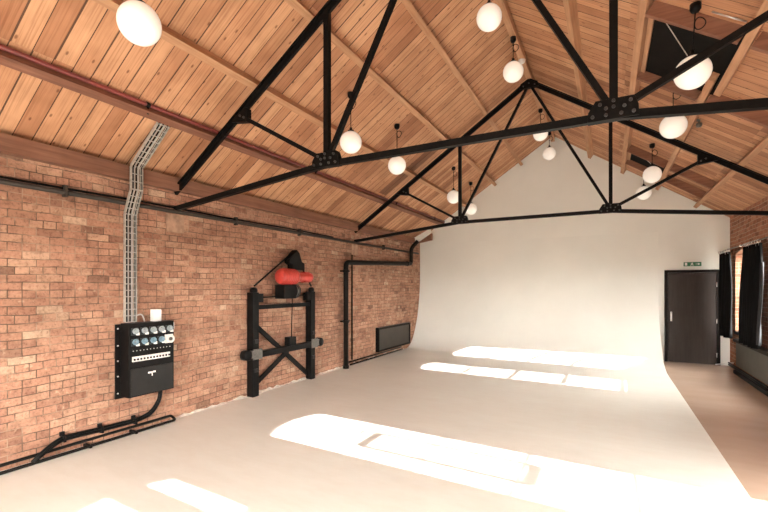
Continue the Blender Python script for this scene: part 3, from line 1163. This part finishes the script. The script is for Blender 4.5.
for (a, c), s in ((pl, 1), (pr, -1)):
    y = c if s > 0 else a
    q = MB()
    q.box((PX0 + 0.02, y, 1.50), (PX1 - 0.005, y + s * 0.10, 1.64))
    q.lathe([(0.02, -0.03), (0.055, -0.03), (0.055, 0.03), (0.02, 0.03)], (PX1 - 0.05, (a + c) / 2, 1.69), (1, 0, 0), 18)
    part(q, 'pulley_block', M['black'], root)
b.bm.free()
# carriage
b = MB()
b.box((PX1 - 0.075, 4.88, 0.615), (PX1 + 0.025, 6.42, 0.715))
car = part(b, 'carriage_bar', M['black'], root, 0.004)
for (a, c), s in ((pl, -1), (pr, 1)):
    b = MB()
    b.box((PX1 + 0.0255, a - 0.03, 0.60), (PX1 + 0.045, c + 0.03, 0.765))
    b.box((PX1 - 0.06, (a if s < 0 else c) + s * 0.12, 0.63), (PX1 + 0.045, (a if s < 0 else c) + s * 0.001, 0.745))
    part(b, 'clamp_plate', M['grey_steel'], car, 0.004)
    b = MB()
    y = (a if s < 0 else c) + s * 0.13
    b.lathe([(0.0, -0.06), (0.07, -0.06), (0.08, -0.05), (0.08, 0.05), (0.07, 0.06), (0, 0.06)], (PX1 - 0.01, y, 0.685), (1, 0, 0), 22)
    part(b, 'roller', M['black'], car)
for (a, c) in (pl, pr):
    for z in (0.42, 0.88):
        b = MB()
        b.box((PX1, a + 0.02, z - 0.03), (PX1 + 0.02, c - 0.02, z + 0.03))
        part(b, 'stop_plate', M['black_soft'], root, 0.003)

# electric hoist hanging between the posts
root = thing('electric_hoist', (-L + 0.15, 5.85, 1.95), 'red electric hoist motor hung on tie rods above the black frame', 'hoist')
b = MB()
b.prism([(5.80, 2.36), (5.86, 2.41), (5.93, 2.36), (6.00, 2.20), (6.07, 2.18), (6.07, 2.05), (5.74, 2.06), (5.74, 2.14), (5.66, 2.17), (5.66, 2.23)], 0, -L + 0.06, -L + 0.18)
part(b, 'hanger_bracket', M['black'], root, 0.006)
xm = -L + 0.22
b = MB()
b.lathe([(0.0, 0), (0.10, 0.0), (0.125, 0.02), (0.135, 0.06), (0.135, 0.36), (0.12, 0.40), (0.0, 0.40)], (xm, 5.36, 1.925), (0, 1, 0), 28)
mh = part(b, 'motor_housing', M['red'], root)
b = MB()
for k in range(7):
    y = 5.42 + k * 0.045
    b.lathe([(0.134, 0), (0.141, 0.003), (0.141, 0.011), (0.134, 0.014)], (xm, y, 1.925), (0, 1, 0), 28)
part(b, 'cooling_fins', M['red'], mh)
b = MB()
b.lathe([(0.0, 0.40), (0.10, 0.40), (0.085, 0.48), (0.075, 0.66), (0.085, 0.70), (0.085, 0.80), (0.07, 0.83), (0.0, 0.83)], (xm, 5.36, 1.925), (0, 1, 0), 24)
b.box((xm - 0.05, 5.98, 1.83), (xm + 0.05, 6.10, 2.02))
part(b, 'gear_housing', M['red'], root)
b = MB()
b.box((xm - 0.11, 5.37, 1.55), (xm + 0.10, 5.675, 1.785))
b.lathe([(0.0, 0.0), (0.115, 0.0), (0.12, 0.01), (0.12, 0.10), (0, 0.105)], (xm, 5.68, 1.675), (0, 1, 0), 24)
part(b, 'rope_drum', M['black'], root, 0.006)
for y in (5.69, 5.735):
    b = MB()
    b.lathe([(0.119, 0), (0.125, 0.004), (0.125, 0.014), (0.119, 0.018)], (xm, y, 1.675), (0, 1, 0), 24)
    part(b, 'drum_band', M['grey_steel'], root)
for p, q in (((PX1 - 0.05, 4.92, 1.765), (-L + 0.12, 5.80, 2.36)), ((PX1 - 0.05, 6.37, 1.765), (-L + 0.12, 6.0, 2.18))):
    b = MB()
    b.tube([p, q], 0.016, 8)
    part(b, 'tie_rod', M['black'], root)
b = MB()
b.tube([(xm - 0.03, 5.72, 1.58), (xm - 0.05, 5.72, 0.86)], 0.008, 8)
part(b, 'lifting_rope', M['rubber'], root)
b = MB()
b.box((PX1 - 0.06, 5.64, 0.7165), (PX1 + 0.06, 5.82, 0.87))
part(b, 'hook_block', M['black'], root, 0.01)

# ------------------------------------------------------------------ big drain pipe
root = thing('vertical_pipe', (-L + 0.08, 7.66, 0), 'thick black pipe rising from the floor then bending along the brick wall', 'pipe')
xp = -L + 0.122
b = MB()
b.tube([(xp, 7.53, 0.0), (xp, 7.53, 2.275), (xp, 10.90, 2.41), (xp, 10.90, 2.85), (xp + 0.16, 11.0, 3.06)], 0.056, 16, 0.10)
part(b, 'pipe_run', M['pipe'], root)
for z in (0.0, 0.98, 2.06):
    b = MB()
    b.tube([(xp, 7.53, z), (xp, 7.53, z + 0.06)], 0.066, 16)
    if z > 0:
        b.box((-L + 0.0015, 7.48, z + 0.015), (xp, 7.68, z + 0.045))
    part(b, 'pipe_collar', M['pipe'], root)
b = MB()
b.tube([(xp, 10.60, 2.397), (xp, 10.66, 2.40)], 0.066, 16)
part(b, 'pipe_collar', M['pipe'], root)
b = MB()
b.tube([(-L + 0.02, 7.93, 0.12), (-L + 0.02, 7.93, 2.47)], 0.016, 8)
tag(b.build('thin_riser', M['rubber'], origin=(-L + 0.015, 7.9, 0.1)), 'thin dark riser on the brick just right of the thick black pipe', 'pipe')

# left radiator
root = thing('panel_radiator', (-L + 0.05, 9.85, 0.13), 'long dark panel radiator low on the brick wall beside the white backdrop', 'radiator')
ra, rb, rz0, rz1 = 9.03, 10.90, 0.135, 0.735
b = MB()
b.box((-L + 0.04, ra + 0.04, rz0 + 0.05), (-L + 0.075, rb - 0.04, rz1 - 0.05))
part(b, 'front_panel', M['rad_panel'], root)
b = MB()
b.box((-L + 0.005, ra, rz0), (-L + 0.10, ra + 0.04, rz1))
b.box((-L + 0.005, rb - 0.04, rz0), (-L + 0.10, rb, rz1))
b.box((-L + 0.005, ra + 0.04, rz1 - 0.05), (-L + 0.10, rb - 0.04, rz1))
b.box((-L + 0.005, ra + 0.04, rz0), (-L + 0.10, rb - 0.04, rz0 + 0.05))
part(b, 'casing', M['black'], root, 0.003)
root = thing('heating_pipe', (-L + 0.05, 9, 0.03), 'black heating pipe pair at the foot of the wall under the left radiator', 'pipe')
for z, x in ((0.085, 0.024), (0.028, 0.055)):
    b = MB()
    b.tube([(-L + x, 7.80, z), (-L + x, 10.45, z)], 0.018, 10)
    part(b, 'pipe_run', M['pipe'], root)

# ------------------------------------------------------------------ window side: radiator, rail, curtains
root = thing('cased_radiator', (R - 0.09, 9.3, 0), 'long olive grey radiator with a black top below the curtained windows', 'radiator')
xa_, xb_ = R - 0.125, R - 0.004
b = MB()
b.box((xa_ + 0.01, 7.6, 0.165), (xb_, 10.78, 0.645))
part(b, 'front_panel', M['radiator'], root, 0.004)
b = MB()
b.box((xa_ - 0.03, 7.55, 0.645), (xb_, 10.83, 0.705))
part(b, 'top_shelf', M['black'], root, 0.004)
b = MB()
b.box((xa_ - 0.02, 7.55, 0.0), (xb_, 10.83, 0.07))
part(b, 'plinth', M['black'], root, 0.003)
for z in (0.10, 0.14):
    b = MB()
    b.tube([(xa_ - 0.0, 7.6, z), (xa_ - 0.0, 11.3, z)], 0.016, 8)
    part(b, 'heating_pipe', M['pipe'], root)
b = MB()
b.tube([(R - 0.05, 11.3, 0.14), (R - 0.12, 11.6, 0.10), (R - 0.2, 11.72, 0.03), (R - 0.26, D - 0.03, 0.012)], 0.012, 8, 0.05)
tag(b.build('floor_cable', M['white'], origin=(R - .1, 11.6, 0.01)), 'thin pale cable at the foot of the wall right of the dark door', 'cable')

RX_, RZ_ = 2.15, 2.51
root = thing('curtain_rail', (R, 9.5, RZ_), 'thin metal curtain rail along the right brick wall above the windows', 'rail')
b = MB()
b.tube([(RX_, 7.2, RZ_), (RX_, 11.68, RZ_)], 0.011, 10)
part(b, 'rail_tube', M['grey_steel'], root)
for y in (8.0, 9.9, 11.62):
    b = MB()
    b.tube([(RX_, y, RZ_), (R - 0.001, y, RZ_ + 0.0)], 0.008, 8)
    b.box((R - 0.012, y - 0.025, RZ_ - 0.04), (R - 0.0005, y + 0.025, RZ_ + 0.04))
    part(b, 'bracket', M['black'], root)
    b = MB()
    b.lathe([(0, -0.022), (0.018, -0.01), (0.022, 0), (0.018, 0.01), (0, 0.022)], (RX_, y, RZ_), (0, 1, 0), 12)
    part(b, 'finial', M['chrome'], root)


def drape(root, y0t, y1t, y0b, y1b, xt, xb, folds, mat, name, z0=0.70, z1=RZ_ - 0.05, amp=0.045):
    b = MB()
    nu, nv = folds * 10, 16
    G = []
    for side in (0, 1):
        g = []
        for j in range(nv + 1):
            f = j / nv
            z = z1 + (z0 - z1) * f
            row = []
            for i in range(nu + 1):
                u = i / nu
                y = (y0t + (y1t - y0t) * u) * (1 - f) + (y0b + (y1b - y0b) * u) * f
                am = amp * (0.7 + 0.5 * f)
                x = xt + (xb - xt) * f + am * math.sin(2 * PI * folds * u + 0.6 * math.sin(3 * f)) + 0.012 * math.sin(5 * f + 9 * u)
                row.append(b.bm.verts.new((x + side * 0.008, y, z + 0.012 * math.sin(2 * PI * folds * u * 0.5) * f)))
            g.append(row)
        G.append(g)
    for side in (0, 1):
        for j in range(nv):
            for i in range(nu):
                f = b.bm.faces.new((G[side][j][i], G[side][j][i + 1], G[side][j + 1][i + 1], G[side][j + 1][i]))
                f.smooth = True
    for j in range(nv):
        for i in (0, nu):
            b.bm.faces.new((G[0][j][i], G[1][j][i], G[1][j + 1][i], G[0][j + 1][i]))
    for i in range(nu):
        for j in (0, nv):
            b.bm.faces.new((G[0][j][i], G[1][j][i], G[1][j][i + 1], G[0][j][i + 1]))
    return part(b, name, mat, root)


def rings(root, ys):
    for y in ys:
        b = MB()
        b.tube([(RX_ + 0.022 * math.cos(2 * PI * k / 14), y, RZ_ - 0.012 + 0.026 * math.sin(2 * PI * k / 14)) for k in range(14)], 0.004, 6, closed=True)
        b.bar((RX_, y, RZ_ - 0.036), (RX_, y, RZ_ - 0.085), 0.012, 0.006)
        part(b, 'curtain_ring', M['chrome'], root)


root = thing('curtain', (RX_, 11.2, 0.78), 'narrow black curtain hanging just right of the dark door', 'curtain', 'black curtains by the windows')
drape(root, 10.80, 11.50, 10.78, 11.50, RX_, RX_ + 0.02, 4, M['fabric'], 'curtain_panel')
rings(root, (10.85, 11.05, 11.25, 11.45))
root = thing('curtain', (RX_, 9.8, 0.78), 'left of the two bunched black curtains above the olive radiator', 'curtain', 'black curtains by the windows')
drape(root, 9.38, 9.68, 9.42, 10.02, RX_, RX_ + 0.03, 4, M['fabric'], 'curtain_panel', z0=0.72)
rings(root, (9.40, 9.48, 9.57, 9.66))
root = thing('curtain', (RX_, 9.2, 0.78), 'right of the two bunched black curtains, at the right edge of view', 'curtain', 'black curtains by the windows')
drape(root, 8.82, 9.34, 9.02, 9.40, RX_, RX_ + 0.02, 4, M['fabric'], 'curtain_panel', z0=0.72)
drape(root, 8.80, 8.90, 8.95, 9.02, RX_ + 0.03, RX_ + 0.03, 1, M['lining'], 'lining', amp=0.015, z0=0.78, z1=2.15)
rings(root, (8.86, 9.0, 9.15, 9.30))

# ------------------------------------------------------------------ light
w = bpy.data.worlds.new('sky')
scene.world = w
w.use_nodes = True
bg = w.node_tree.nodes['Background']
wt = w.node_tree
wc = wt.nodes.new('ShaderNodeTexCoord')
wsep = wt.nodes.new('ShaderNodeSeparateXYZ')
wt.links.new(wc.outputs['Generated'], wsep.inputs[0])
wt.links.new(ramp(wt, wsep.outputs['Z'], [(0.0, (0.20, 0.19, 0.17)), (0.03, (0.985, 0.985, 0.945))]), bg.inputs[0])
bg.inputs[1].default_value = 10.5

sd = bpy.data.lights.new('sun', 'SUN')
sd.energy = 11.0
sd.angle = math.radians(0.3)
sd.color = (1.0, 0.97, 0.93)
so = bpy.data.objects.new('sun', sd)
col.objects.link(so)
so.location = (12, 3, 8)
tan_el = 0.392
d = Vector((-1.0, 0.040, -tan_el)).normalized()
so.rotation_euler = d.to_track_quat('-Z', 'Y').to_euler()

# ------------------------------------------------------------------ camera
cd = bpy.data.cameras.new('camera')
cam = bpy.data.objects.new('camera', cd)
col.objects.link(cam)
cd.sensor_width = 36.0
cd.sensor_fit = 'HORIZONTAL'
cd.lens = F_PX / 768 * 36.0
cd.shift_y = (V0 - 256) / 768
cd.clip_start = 0.05
cam.location = (0, 0, EYE)
cam.rotation_euler = (PI / 2, 0, YAW)
scene.camera = cam

vs_ = scene.view_settings
vs_.view_transform = 'Standard'
vs_.look = 'None'
vs_.exposure = 1.9
vs_.gamma = 1.0
vs_.use_curve_mapping = False
